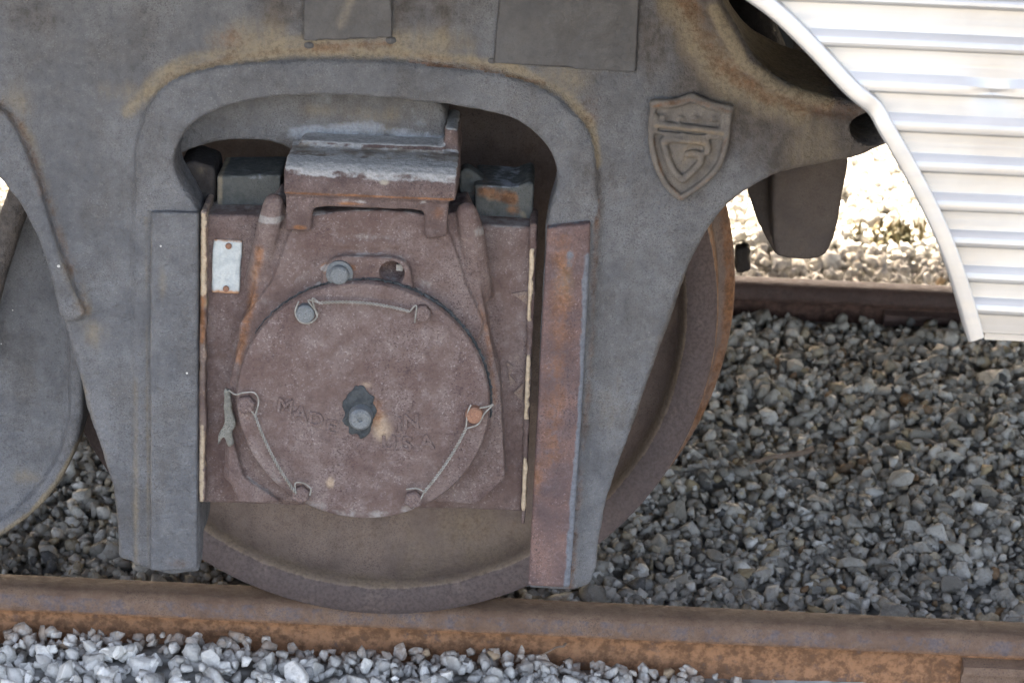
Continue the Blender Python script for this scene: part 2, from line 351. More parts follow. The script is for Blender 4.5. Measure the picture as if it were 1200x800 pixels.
# ------------------------------------------------------------------ ground and rails
def sm(a, b, x): t = np.clip((x-a)/(b-a), 0, 1); return t*t*(3-2*t)
GAUGE = 1.503
def H(x, y):
    "height of the ballast bed"
    front = -.062-.065*sm(.12, .62, x)-.16*np.clip(-.10-y, 0, 1.8)
    mid = -.075+.022*sm(.9, 1.4, y)+0*x
    far = -.060+.03*sm(1.6, 2.2, y)+0*x
    return np.where(y < 0, front, np.where(y < GAUGE, mid, far)) + .008*np.sin(x*9+y*4)*np.sin(y*7-x*3)
def grid_mesh(xs, ys, drop):
    X, Y = np.meshgrid(xs, ys); Z = np.maximum(H(X, Y), -.5)-drop
    v = np.stack([X, Y, Z], -1).reshape(-1, 3); nx = len(xs); f = []
    for j in range(len(ys)-1):
        for i in range(nx-1): a = j*nx+i; f.append((a, a+1, a+nx+1, a+nx))
    me = bpy.data.meshes.new('ground'); me.from_pydata(v.tolist(), [], f); me.shade_smooth(); return me
xs = np.concatenate([[-60, -30, -12, -6, -3], np.linspace(-2, 2, 81), [3, 6, 12, 30, 60]])
ys = np.concatenate([[-60, -30, -12, -6, -3], np.linspace(-1.2, 6, 145), [8, 12, 30, 60]])
gm = grid_mesh(xs, ys, .022)
ground = bpy.data.objects.new('ground', gm); gm.materials.append(MAT['ground']); COL.objects.link(ground); ground['kind'] = 'structure'
ORG['ground'] = Vector((0, 0, 0))

# unseen ground sheet added on the near side to dim bounce and skirt reflections
bm = bmesh.new(); vs_ = [bm.verts.new(p) for p in ((-60, -60, 0), (60, -60, 0), (60, -1.9, 0), (-60, -1.9, 0))]; bm.faces.new(vs_)
for v in vs_: v.co.z = float(np.maximum(H(0, v.co.y), -.5))+.004
rm = to_me(bm)
dull_ground = link('added_dull_ground', rm, plain('added dull ground sheet', (.16, .155, .145, 1), (.20, .193, .18, 1), .95, 3)); dull_ground['kind'] = 'structure'

def rail_profile():
    half = [(0, 0), (.012, -.0004), (.020, -.0016), (.0265, -.0042), (.0310, -.0085), (.0340, -.0145), (.0355, -.0205), (.0360, -.0275), (.0345, -.0315), (.012, -.040), (.0085, -.052), (.0075, -.08), (.0085, -.125), (.016, -.139), (.060, -.150), (.066, -.155), (.066, -.166)]
    return [(x, z) for x, z in half]+[(-x, z) for x, z in reversed(half[1:])]
def make_rail(y, mat, label, x0=-9., x1=9.):
    t = thing('rail', label, 'rail', (0, y, -.166), 'the two running rails of the track')
    bm = bmesh.new(); P = rail_profile()
    X = np.concatenate([np.linspace(x0, -1.6, 6), np.linspace(-1.5, 1.5, 240), np.linspace(1.6, x1, 6)]); rings = []
    for x in X: rings.append([bm.verts.new((x, y+a, b)) for a, b in P])
    n = len(P)
    for A, B in zip(rings, rings[1:]):
        for k in range(n): bm.faces.new((A[k], A[(k+1) % n], B[(k+1) % n], B[k]))
    bm.faces.new(rings[0]); bm.faces.new(list(reversed(rings[-1])))
    me = to_me(bm)
    n = len(me.vertices); co = np.empty(n*3); me.vertices.foreach_get('co', co); co = co.reshape(-1, 3)
    col = np.zeros((n, 4), np.float32); z = co[:, 2]
    col[:, 0] = np.where(z < -.036, .80, 0)+np.where(abs(z+.0300) < .0035, .45, 0)+np.where(abs(co[:, 1]-y-.0345) < .003, .3, 0)*(z > -.02)
    col[:, 2] = np.where((z < -.006) & (z > -.030) & (co[:, 1] < y), .46, np.where(z < -.036, .30, .06))
    col[:, 1] = np.where(z > -.005, .30, 0)
    a = me.attributes.new('wear', 'FLOAT_COLOR', 'POINT'); a.data.foreach_set('color', col.ravel())
    link('rail_section', me, mat, t, smooth=35)
    return t
rail_near = make_rail(0., MAT['rail'], 'orange rusty near rail under the big wheel, along the bottom of the view')
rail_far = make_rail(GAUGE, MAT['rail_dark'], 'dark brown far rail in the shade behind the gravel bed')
def joint_bar(rail, y, x0, x1, mat, side=-1):
    bm = bmesh.new(); prof = [(.0095, -.046), (.030, -.052), (.031, -.064), (.020, -.068), (.020, -.098), (.032, -.102), (.034, -.118), (.013, -.128)]
    A = [(x0, y+side*a, b) for a, b in prof]; B = [(x1, y+side*a, b) for a, b in prof]
    loft(bm, A, B); bevel(bm, .002, 1)
    j = link('joint_bar', to_me(bm), mat, rail, smooth=30)
    for k in range(4):
        x = x0+.10+k*.14
        b = bmesh.new(); lathe(b, [(0, -.016), (.013, -.016), (.015, -.012), (.015, 0)], x, -.083, 6, y+side*.020)
        link('track_bolt', to_me(b), mat, j)
xj = W(1128, 780, -.02)[0]; joint_bar(rail_near, 0., xj, xj+.62, MAT['rail'])
xj = W(1037, 365, GAUGE-.03)[0]; joint_bar(rail_far, GAUGE, xj, xj+.62, MAT['rail_dark'])

def ground_at(px, py, z):
    D = FW+RT*(px-600)/FPX+UP*(400-py)/FPX; P = CAM+(z-CH)/D[2]*D; return Vector((P[0], P[1], z))
def weeds(px, py, n, w):
    c = ground_at(px, py, -.05); bm = bmesh.new()
    for k in range(n):
        b = c+Vector((random.gauss(0, w), random.gauss(0, .03), -.01)); a = random.uniform(0, 6.28); L = random.uniform(.02, .055); t = random.uniform(.2, 1.1)
        d = Vector((math.cos(a)*math.sin(t), math.sin(a)*math.sin(t), math.cos(t))); sd = Vector((-math.sin(a), math.cos(a), 0))*random.uniform(.003, .007)
        m = b+d*L*.55; e = b+d*L+Vector((0, 0, -L*.25*t))
        v = [bm.verts.new(p) for p in (b-sd*.4, b+sd*.4, m+sd, e, m-sd)]; bm.faces.new(v)
    o = link('weed_clump', to_me(bm), plain('dry dark weed leaves', (.05, .05, .025, 1), (.12, .095, .05, 1), .9, 60))
    o['kind'] = 'stuff'; tag(o, 'small dark clump of dry weeds in the sunlit gravel beyond the far rail', 'weeds'); return o
weeds(1050, 276, 170, .045)

# stones
def stone_base(fine, seed):
    "an angular crushed stone: the hull of scattered points, its edges worn a little on the ones that show largest"
    r = np.random.default_rng(seed); n = int(r.integers(11, 17)); p = r.normal(size=(n, 3)); p /= np.linalg.norm(p, axis=1)[:, None]
    p = np.sign(p)*abs(p)**r.uniform(.7, 1.0); p *= r.uniform(.82, 1.12, (n, 1)); p *= np.array([r.uniform(.95, 1.4), r.uniform(.75, 1.1), r.uniform(.6, .95)])
    bm = bmesh.new(); vs = [bm.verts.new(q) for q in p]
    h = bmesh.ops.convex_hull(bm, input=vs)
    bmesh.ops.delete(bm, geom=list({v for v in bm.verts if not v.link_faces}), context='VERTS')
    if fine:
        bmesh.ops.dissolve_limit(bm, angle_limit=.22, verts=bm.verts, edges=bm.edges)
        bmesh.ops.bevel(bm, geom=list(bm.edges), offset=.07, segments=1, affect='EDGES', clamp_overlap=True)
    bmesh.ops.triangulate(bm, faces=bm.faces); bmesh.ops.recalc_face_normals(bm, faces=bm.faces)
    bm.verts.index_update(); v = np.array([q.co[:] for q in bm.verts]); f = np.array([[q.index for q in t.verts] for t in bm.faces]); bm.free()
    return v, f
def rand_rot(n):
    q = rng.normal(size=(n, 4)); q /= np.linalg.norm(q, axis=1)[:, None]; w, x, y, z = q.T
    return np.stack([1-2*(y*y+z*z), 2*(x*y-z*w), 2*(x*z+y*w), 2*(x*y+z*w), 1-2*(x*x+z*z), 2*(y*z-x*w), 2*(x*z-y*w), 2*(y*z+x*w), 1-2*(x*x+y*y)], -1).reshape(-1, 3, 3)
def scatter(x0, x1, y0, y1, dens, med, sd=.33, lift=.0):
    n = int((x1-x0)*(y1-y0)*dens); x = rng.uniform(x0, x1, n); y = rng.uniform(y0, y1, n)
    r = np.clip(med*np.exp(rng.normal(0, sd, n)), .004, .024)
    z = H(x, y)-.010+rng.uniform(-.010, .012, n)+lift-.25*r
    return np.stack([x, y, z, r], -1)
P = np.concatenate([scatter(-1.6, 1.6, -.8, -.09, 4600, .0115, .30), scatter(-1.6, 1.6, -.09, -.03, 7500, .0088, .25), scatter(-1.6, 1.6, .045, .75, 6500, .0082, .42), scatter(-1.6, 1.7, .75, 1.46, 5600, .0084, .40),
                    scatter(-1.4, 1.7, 1.55, 2.7, 3000, .0112, .3), scatter(-1.6, 2.0, 2.7, 3.6, 1500, .013, .3)])
def clear(P):
    y = P[:, 1]; r = P[:, 3]; ok = np.ones(len(P), bool)
    for yr in (0., GAUGE):
        d = abs(y-yr); top = P[:, 2]+r
        ok &= ~((d < .040+r*.8) & (top > -.045)) & (d > .012+r)
    return P[ok]
P = clear(P)
V = P[:, :3]-CAM; dep = V@FW; pxs = 600+FPX*(V@RT)/dep; pys = 400-FPX*(V@UP)/dep; app = P[:, 3]/dep
vis = (pxs > 5) & (pxs < 1195) & (pys < 795) & ((pys > 745) | ((pxs > 880) & (pys > 420)) | ((pxs > 760) & (pys > 600)))
order = np.argsort(-np.where(vis, app, -1)); pick = order[:300]; rest = order[300:]
variants = []
for k in range(16):
    v, f = stone_base(True, 100+k); me = bpy.data.meshes.new('stone'); me.from_pydata(v.tolist(), [], f.tolist()); me.materials.append(MAT['stone']); variants.append(me)
for me in variants[:16]:
    d = me.copy(); d.materials[0] = MAT['stone_dirty']; variants.append(d)
R = rand_rot(300)
for i, k in enumerate(pick):
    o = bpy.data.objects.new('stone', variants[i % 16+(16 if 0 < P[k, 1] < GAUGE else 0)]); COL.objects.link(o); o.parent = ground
    r = float(P[k, 3]); m = Matrix(R[i].tolist()).to_4x4(); m.translation = Vector(P[k, :3].tolist())
    o.matrix_local = m @ Matrix.Diagonal((r, r, r*.85, 1))
def stuff(name, P, sub, nb, parent, mat):
    base = [stone_base(sub, 500+k) for k in range(nb)]; vs, fs, off = [], [], 0
    kind = rng.integers(0, nb, len(P)); R = rand_rot(len(P))
    for b in range(nb):
        v, f = base[b]; q = np.where(kind == b)[0]
        vv = np.einsum('nij,vj->nvi', R[q], v)*P[q, 3][:, None, None]+P[q, None, :3]
        ff = f[None]+(np.arange(len(q))*len(v))[:, None, None]+off
        vs.append(vv.reshape(-1, 3)); fs.append(ff.reshape(-1, 3)); off += len(q)*len(v)
    v = np.concatenate(vs); f = np.concatenate(fs)
    me = bpy.data.meshes.new(name); me.vertices.add(len(v)); me.vertices.foreach_set('co', v.ravel().astype(np.float32))
    me.loops.add(f.size); me.loops.foreach_set('vertex_index', f.ravel().astype(np.int32))
    me.polygons.add(len(f)); me.polygons.foreach_set('loop_start', np.arange(0, f.size, 3, dtype=np.int32))
    me.update(calc_edges=True); me.validate(); me.materials.append(mat)
    o = bpy.data.objects.new(name, me); COL.objects.link(o); o.parent = parent; o['kind'] = 'stuff'; return o
mid = (P[rest, 1] > 0) & (P[rest, 1] < GAUGE)
stuff('ballast_gravel', P[rest[~mid]], False, 30, ground, MAT['stone'])
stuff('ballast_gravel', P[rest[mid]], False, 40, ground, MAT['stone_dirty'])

for px, py, r, sq in ((1053, 558, .026, .75), (1158, 445, .022, .8), (1000, 652, .021, 1.), (890, 745, .022, .8), (960, 582, .019, .55), (1120, 640, .019, .9), (842, 640, .018, .9), (1045, 712, .022, .7), (930, 430, .017, .8)):
    y0 = ground_at(px, py, -.06); yy = y0.y
    o = bpy.data.objects.new('stone', random.choice(variants[16:] if yy > 0 else variants[:16])); COL.objects.link(o); o.parent = ground
    m = Matrix.Rotation(random.uniform(-.5, .5), 4, 'Y') @ Matrix.Rotation(random.uniform(0, 6), 4, 'Z'); m.translation = Vector((y0.x, yy, float(H(y0.x, yy))+.006))
    o.matrix_local = m @ Matrix.Diagonal((r*1.15, r, r*sq, 1))
def twig(pts, r, label):
    q = [ground_at(a, b, -.048) for a, b in pts]; bm = bmesh.new()
    tube(bm, [p+Vector((0, random.uniform(-.002, .002), random.uniform(-.002, .003))) for p in q], lambda t: r*(1-.5*t), 7)
    tag(link('twig', to_me(bm), plain('dry grey brown twig', (.16, .115, .085, 1), (.24, .18, .14, 1), .9, 40), smooth=True), label, 'twig', 'dry twigs lying on the ballast')
twig(cr([(952, 527), (925, 533), (905, 537), (880, 541)], 4), .0055, 'thick grey brown twig lying on the gravel right of the wheel')
twig(cr([(663, 754), (650, 759), (634, 767)], 3), .0018, 'thin straw coloured twig leaning against the near rail')

# ------------------------------------------------------------------ wheelset
AX = -.213; RW = .457
ws = thing('wheelset', 'brown rusty wheel pair on its axle standing on the rails behind the journal box', 'wheelset', (AX, GAUGE/2, 0))
WP = [(.0, -.16), (.085, -.16), (.092, -.155), (.10, -.08), (.125, -.060), (.17, -.038), (.24, -.012), (.31, .004), (.36, .002), (.388, -.012), (.402, -.026), (.4075, -.046), (.411, -.058), (.416, -.062), (.448, -.062), (.4545, -.058), (.457, -.050), (.4572, .000),
      (.4585, .022), (.462, .034), (.474, .042), (.482, .048), (.485, .056), (.482, .064), (.472, .070), (.420, .070), (.405, .060), (.38, .040), (.30, .035), (.2, .05), (.13, .08), (.125, .11), (.0, .11)]
for k, (yy, sg) in enumerate(((0., 1), (GAUGE, -1))):
    bm = bmesh.new(); lathe(bm, [(r, sg*y) for r, y in WP], AX, RW, 160, yy)
    me = to_me(bm); n = len(me.vertices); co = np.empty(n*3); me.vertices.foreach_get('co', co); co = co.reshape(-1, 3)
    rr = np.hypot(co[:, 0]-AX, co[:, 2]-RW); col = np.zeros((n, 4), np.float32)
    col[:, 0] = np.where(rr > .466, .55, 0)+np.where((rr > .446) & (rr < .460) & (co[:, 0] > AX+.1) & (co[:, 2] > .30), .48, 0)+np.where(rr < .4, .12, 0)+np.where(abs(rr-.457) < .004, .25, 0)*(co[:, 0] > AX)
    col[:, 1] = np.where((rr < .41) & (rr > .3) & (co[:, 2] < .14) & (co[:, 0] > AX+.03), .40, np.where((abs(rr-.412) < .006), .55, np.where(rr < .4, .20, 0)))
    col[:, 2] = np.where((rr > .4155) & (rr < .4565) & (sg*(co[:, 1]-yy) < 0), .75, 0)
    a = me.attributes.new('wear', 'FLOAT_COLOR', 'POINT'); a.data.foreach_set('color', col.ravel())
    link('wheel', me, MAT['wheel'], ws, smooth=40)
bm = bmesh.new(); lathe(bm, [(0, -.30), (.075, -.30), (.075, .09), (.09, .12), (.082, .4), (.08, GAUGE/2), (.082, GAUGE-.4), (.09, GAUGE-.12), (.075, GAUGE-.09), (.075, GAUGE+.3), (0, GAUGE+.3)], AX, RW, 48)
link('axle', to_me(bm), MAT['dark'], ws, smooth=40)

# ------------------------------------------------------------------ truck frame
YF = -.335                                             # its front face
truck = thing('railcar_truck', 'grimy grey cast steel truck side frame with pedestal legs and a raised shield emblem', 'truck frame', (AX, GAUGE/2, .17))
left_edge = cr([(138, 655), (137, 622), (133, 580), (126, 554), (114, 515), (101, 480), (97, 458), (85, 415), (73, 372), (62, 327), (49, 285), (32, 249), (13, 220), (-30, 178), (-100, 140), (-220, 118), (-480, 108)], 4)
open_top = cr([(233, 252), (228, 236), (214, 214), (206, 195), (207, 175), (220, 149), (250, 129), (300, 115), (360, 110), (440, 112), (520, 120), (580, 130), (616, 145), (640, 168), (651, 192), (652, 215), (645, 240), (640, 264)], 5)
right_out = cr([(690, 688), (698, 668), (701, 635), (716, 570), (741, 500), (770, 420), (795, 348), (808, 312), (828, 272), (853, 241), (880, 220), (912, 205), (960, 194), (1005, 185), (1028, 175), (1046, 168), (1074, 166)], 4)
arm_top = cr([(1088, 152), (1072, 132), (1020, 122), (996, 119), (960, 113), (915, 96), (882, 70), (856, 30), (840, 0), (828, -40), (822, -75)], 4)
outline = left_edge + [(-480, -75)] + list(reversed(arm_top)) + list(reversed(right_out)) + [(660, 691), (620, 686)] + list(reversed(open_top)) + [(232, 666), (200, 670), (180, 668), (163, 662)]
fo = px2w(outline, YF)
bm = bmesh.new()
prism(bm, fo, YF, YF+.062)
# thicker legs, arm and top beam behind the face
def slab(pts, y0, y1, yf=YF): prism(bm, px2w(pts, yf), y0, y1)
slab([(140, 640), (101, 470), (150, 430), (150, 240), (228, 250), (228, 660), (180, 662)], YF+.05, YF+.17)
slab([(648, 270), (700, 250), (800, 315), (745, 480), (705, 610), (690, 680), (628, 680)], YF+.05, YF+.17)
arm = cr([(1076, 164), (1044, 167), (1026, 175), (1000, 184), (960, 192), (905, 203), (860, 232), (825, 266)], 3) + [(790, 250), (770, 120), (800, -70), (824, -70)] + cr([(838, 0), (854, 32), (880, 72), (914, 98), (960, 115), (1000, 122), (1060, 130), (1086, 150)], 3)
slab(arm, YF+.05, YF+.23)
slab([(-478, -75), (820, -75), (800, -20), (-478, -20)], YF+.05, YF+.30)
# rolled lip along the top of the arm
tube(bm, [W3(a-3, b+8, YF+.004) for a, b in arm_top if b > -70 and a < 1040], .0135, 12)
# raised lip along the left outer edge
lip_in = cr([(102, 362), (80, 312), (62, 258), (46, 205), (22, 150), (0, 122), (-60, 90), (-220, 66), (-476, 56)], 4)
lip_out = [p for p in left_edge if p[1] < 376 and p[0] > -470]
slab([(92, 372)]+lip_in+[(-476, 104)]+[(a+2, b-1) for a, b in reversed(lip_out)], YF-.019, YF+.03)
# raised band round the window
band_out = cr([(160, 250), (160, 200), (163, 160), (178, 118), (205, 92), (250, 78), (330, 70), (440, 70), (520, 78), (585, 86), (635, 102), (668, 126), (690, 152), (698, 186), (700, 240), (694, 262)], 5)
slab(band_out+list(reversed([(a, b) for a, b in open_top])), YF-.011, YF+.03)
# steps down both legs
slab([(157, 235), (234, 246), (234, 668), (200, 671), (158, 660)], YF-.008, YF+.03)
slab([(640, 262), (705, 232), (700, 300), (690, 480), (676, 690), (620, 687)], YF-.009, YF+.03)
me = cast(bm, .0042, 7, .5, .0030, 26)
# cut the pin hole by a boolean on the cast skin
pin = bmesh.new(); bmesh.ops.create_cone(pin, cap_ends=True, segments=40, radius1=.030, radius2=.026, depth=.26,
    matrix=Matrix.Translation(W3(1022, 150, YF)+Vector((0, .04, 0))) @ Matrix.Diagonal((1, 1, .82, 1)) @ Matrix.Rotation(math.pi/2, 4, 'X'))
to_cut = bpy.data.objects.new('t', me); cutter = bpy.data.objects.new('c', to_me(pin)); COL.objects.link(to_cut); COL.objects.link(cutter)
bo = to_cut.modifiers.new('b', 'BOOLEAN'); bo.object = cutter; bo.operation = 'DIFFERENCE'; bo.solver = 'EXACT'
dg = bpy.context.evaluated_depsgraph_get(); dg.update()
me = bpy.data.meshes.new_from_object(to_cut.evaluated_get(dg), depsgraph=dg)
bpy.data.objects.remove(to_cut); bpy.data.objects.remove(cutter); me.shade_smooth()
stains = [('e', 960, 170, 150, 110, 3, 1.), ('e', 850, 110, 110, 130, 3, .9), ('l', [(790, -40), (830, 60), (900, 130), (1030, 160)], 70, 3, 1.), ('e', 760, 40, 90, 120, 3, .55), ('e', 700, 210, 60, 60, 3, .4), ('e', 480, 10, 160, 60, 3, .5), ('e', 40, 20, 110, 50, 3, .4), ('e', 330, 10, 60, 50, 3, .55), ('e', 200, 190, 70, 40, 3, .3), ('l', [(855, 240), (800, 330), (740, 500)], 10, 3, .5), ('l', [(170, 110), (220, 82), (290, 66), (350, 60), (460, 62), (540, 70), (600, 78), (660, 108), (690, 145), (700, 190)], 14, 1, .75),
          ('l', [(175, 108), (190, 96), (222, 80), (280, 66), (345, 60), (440, 60), (560, 76), (640, 100), (675, 126)], 12, 0, .34), ('l', [(150, 130), (190, 88), (230, 68), (345, 50), (470, 56), (590, 80), (660, 110), (688, 150)], 20, 1, .62), ('l', [(355, 56), (460, 52)], 12, 0, .45), ('l', [(480, 72), (560, 82), (640, 98)], 6, 0, .55),
          ('e', 290, 50, 110, 60, 1, .6), ('e', 500, 50, 120, 40, 1, .6), ('e', 655, 95, 60, 55, 1, .6), ('e', 960, 165, 130, 80, 1, .45), ('e', 860, 120, 80, 60, 1, .4), ('l', [(790, 0), (815, 50), (860, 100), (930, 130)], 46, 1, .7), ('e', 270, 45, 60, 40, 0, .38), ('e', 690, 130, 40, 60, 0, .30),
          ('l', [(800, -10), (822, 40), (850, 82), (895, 112), (950, 128), (1005, 130)], 30, 0, .50), ('l', [(835, 10), (872, 76), (915, 104), (970, 120)], 16, 1, .9),
          ('l', [(0, 120), (24, 145), (48, 205), (66, 262), (84, 315), (104, 365)], 13, 0, .40), ('l', [(5, 118), (40, 170), (70, 270), (104, 365)], 18, 1, .4),
          ('l', [(160, 440), (160, 660)], 9, 1, .42), ('l', [(172, 250), (176, 660)], 7, 1, .36), ('l', [(94, 440), (130, 560), (140, 650)], 9, 1, .4),
          ('e', 140, 110, 60, 40, 1, .45), ('e', 180, 220, 50, 30, 1, .45), ('e', 20, 120, 50, 60, 1, .4), ('e', 110, 390, 40, 40, 1, .45),
          ('l', [(700, 230), (694, 400), (680, 560), (668, 690)], 12, 0, .42), ('e', 668, 255, 45, 22, 0, .5), ('l', [(690, 300), (680, 480)], 10, 2, .3), ('e', 720, 480, 40, 120, 1, .3),
          ('e', 440, 92, 20, 14, 0, .5), ('l', [(905, 205), (860, 238), (820, 290)], 14, 0, .32)]
wear(me, stains, YF, px2w(band_out+[(640, 262), (240, 250)], YF))
# the right-hand arm is browner: its own grime, kept as the tan / rust share of the mask
side_frame = link('side_frame', me, MAT['frame'], truck)

def sub(name, pts, y0, y1, mat, parent, bev=.003, label=None, blobs=None, yref=None):
    bm = bmesh.new(); prism(bm, px2w(pts, y0 if yref is None else yref), y0, y1)
    if blobs is not None:
        m = cast(bm, .003, 2, .4, .0012, 40); wear(m, blobs, y0); dusty(m, .30, .6)
        return link(name, m, mat, parent, label)
    bevel(bm, bev, 2, 40)
    return link(name, to_me(bm), mat, parent, label, smooth=40)
# patch plates welded near the top
sub('patch_plate', [(354, -40), (460, -40), (459, 45), (409, 47), (356, 49)], YF-.010, YF+.02, MAT['patch'], side_frame, label='small steel patch plate left of centre', blobs=[('l', [(410, 0), (400, 30)], 14, 1, .5)])
sub('patch_plate', [(588, -40), (751, -40), (746, 86), (700, 83), (578, 75)], YF-.007, YF+.02, MAT['patch'], side_frame, label='large dark patch plate above the window', blobs=[('e', 620, 30, 50, 30, 1, .3)])
# pedestal faces
sub('pedestal_plate', [(176, 249), (232, 250), (231, 668), (176, 669)], YF-.020, YF+.02, MAT['frame'], side_frame, label='plain grey pedestal face plate',
    blobs=[('e', 190, 330, 14, 60, 1, .45), ('e', 200, 290, 25, 30, 2, .0), ('e', 205, 660, 40, 14, 0, .35), ('l', [(176, 280), (176, 640)], 5, 1, .4)])
sub('pedestal_liner', [(641, 268), (692, 262), (690, 330), (682, 480), (668, 689), (619, 687)], YF-.024, YF+.02, MAT['liner'], side_frame, label='rust red pedestal liner plate',
    blobs=[('l', [(662, 280), (655, 420), (645, 540)], 24, 0, .30), ('e', 660, 330, 26, 60, 1, .45), ('l', [(688, 300), (682, 470), (664, 690)], 8, 2, .75), ('e', 650, 620, 26, 60, 2, .0), ('e', 630, 560, 14, 70, 0, .3), ('e', 668, 300, 12, 30, 2, .45)])
# shield emblem with ridges cast on
def ridge(bm, pts, r, y=YF-.0080, n=3):
    q = [W3(a, b, y) for a, b in cr(pts, n)]; tube(bm, q, r, 8)
    ball(bm, q[0], r, sub=1); ball(bm, q[-1], r, sub=1)
bm = bmesh.new()
so = [(765, 121), (810, 115), (856, 128), (854, 150), (848, 178), (838, 201), (820, 218), (798, 232), (782, 218), (771, 198), (764, 172), (763, 148)]
prism(bm, px2w(so, YF), YF-.0035, YF+.01)
ridge(bm, [(766, 121), (790, 121), (810, 114)], .0062); ridge(bm, [(810, 114), (832, 123), (856, 128)], .0062)
ridge(bm, [(855, 128), (853, 150), (848, 178), (838, 200), (820, 217), (798, 232)], .0042)
ridge(bm, [(798, 232), (782, 218), (771, 198), (764, 172), (763, 148), (766, 121)], .0042)
ridge(bm, [(769, 145), (800, 149), (846, 154)], .0046); ridge(bm, [(768, 155), (800, 158), (843, 162)], .0022)
ridge(bm, [(769, 136), (768, 152)], .0030); ridge(bm, [(847, 136), (846, 160)], .0030)
for a, b in ((776, 137), (796, 138), (815, 139), (836, 139)):
    ball(bm, W3(a, b, YF-.004), .0058, (1.1, .8, .8), 1); ball(bm, W3(a+4, b, YF-.004), .0036, (1.3, .7, .6), 1)
ridge(bm, [(829, 178), (829, 170), (824, 166), (800, 164)], .0050); ridge(bm, [(800, 164), (784, 163), (777, 166), (779, 172), (782, 184), (789, 200), (800, 211)], .0050)
ridge(bm, [(800, 211), (811, 201), (821, 190), (821, 183), (814, 180), (806, 181)], .0050)
em = cast(bm, .0018, 3, .45, .0010, 60)
wear(em, [('l', [(766, 121), (810, 114), (856, 128)], 7, 0, .45), ('l', [(769, 145), (846, 154)], 6, 1, .6), ('l', [(778, 165), (825, 166)], 6, 1, .55), ('l', [(766, 160), (775, 200), (798, 230)], 5, 0, .40), ('l', [(850, 160), (838, 200), (798, 232)], 5, 0, .35), ('e', 810, 170, 50, 60, 1, .40), ('e', 810, 170, 50, 60, 0, .2)], YF)
link('shield_emblem', em, MAT['emblem'], side_frame, 'raised shield emblem with a G')
# small weld beads at patch corners
for a, b in ((362, 53), (458, 47), (577, 71)):
    bm = bmesh.new(); ball(bm, W3(a, b, YF+.002), .0062, (1.25, .55, .9), 2); link('weld_bead', to_me(bm), MAT['patch'], side_frame, smooth=True)
# brake hanger under the arm
bm = bmesh.new(); yh = -.21
A = [W3(a, b, yh) for a, b in cr([(906, 190), (918, 182), (990, 178), (988, 225), (982, 262), (974, 288), (965, 301), (945, 305), (914, 302), (908, 296), (905, 250)], 3, True)]
B = [p+Vector((.0, .14, .0)) for p in A]; loft(bm, A, B)
A = [W3(a, b, yh+.09) for a, b in [(876, 200), (925, 195), (925, 300), (908, 298), (890, 265), (877, 228)]]
loft(bm, A, [p+Vector((0, .06, 0)) for p in A])
link('brake_hanger', cast(bm, .004, 8, .5, .002, 30), MAT['brown'], truck, 'dark brown block hanging under the right arm')
# left: dished grey cover and slanting bar
cxl, czl = W(-113, 452, -.215); rl = 215*(W(601, 452, -.215)[0]-W(600, 452, -.215)[0])
def dish(s): return [(cxl+s*rl*math.cos(t), czl+s*rl*math.sin(t)) for t in np.linspace(math.pi, 2*math.pi, 40)]+[(cxl+s*rl, czl+.1), W(80, 300, -.215), W(62, 228, -.215), W(27, 247, -.215), W(-12, 330, -.215), W(-90, 372, -.215), (cxl-s*rl, czl+.05)]
bm = bmesh.new(); prism(bm, dish(1), -.212, -.15)
rim = [[bm.verts.new((x, y, z)) for x, z in dish(s)] for s, y in ((1.0, -.20), (1.0, -.226), (.985, -.231), (.93, -.229), (.90, -.2085), (.88, -.205))]
for Q, S in zip(rim, rim[1:]):
    for k in range(len(Q)): bm.faces.new((Q[k], Q[(k+1) % len(Q)], S[(k+1) % len(Q)], S[k]))
bm.faces.new(rim[-1]); bm.faces.new(list(reversed(rim[0])))
gm_ = cast(bm, .004, 8, .5, .003, 22); wear(gm_, [('l', [(0, 622), (40, 596), (70, 560), (95, 515)], 8, 1, .8), ('e', 30, 560, 40, 25, 1, .45), ('e', 50, 440, 30, 60, 1, .3)], -.215)
link('gear_cover', gm_, MAT['frame'], truck, 'round bottomed grey dished cover beside the left leg')
bm = bmesh.new(); tube(bm, [W3(-34, 430, -.245), W3(-8, 325, -.245), W3(12, 262, -.245), W3(31, 210, -.245)], .0165, 12)
link('brake_lever', to_me(bm), MAT['frame'], truck, 'slanting grey bar behind the left edge', smooth=True)
# the frame on the far side of the truck and the cross beam between them
fs = side_frame.copy(); COL.objects.link(fs); fs.parent = truck; fs.scale = (1, -1, 1); fs.location.y = -side_frame.location.y; fs['label'] = 'side frame on the far side of the truck'
bm = bmesh.new(); box(bm, (-1.35, -.02, .80), (-.95, GAUGE+.02, 1.02)); bevel(bm, .02, 3)
link('cross_beam', to_me(bm), MAT['dark'], truck, smooth=40)

bm = bmesh.new(); A = [W3(a, b, .62) for a, b in [(862, 292), (876, 288), (881, 294), (878, 302), (881, 318), (862, 322)]]
loft(bm, A, [p+Vector((0, .03, 0)) for p in A]); link('brake_shoe', cast(bm, .004, 4, .5, .003, 30), MAT['dark'], truck)
# ------------------------------------------------------------------ equalizer bar
bm = bmesh.new(); YE = -.262
eo = cr([(100, 230), (150, 212), (200, 186), (236, 172), (262, 166), (300, 165), (330, 171), (348, 183), (352, 192)], 4)+[(522, 192)]+cr([(524, 170), (522, 135), (512, 118), (490, 106), (430, 92), (340, 90), (260, 100), (200, 122), (150, 150), (100, 165)], 4)
prism(bm, px2w(eo, YE), YE, YE+.085)
eqm = cast(bm, .0035, 14, .5, .003, 28)
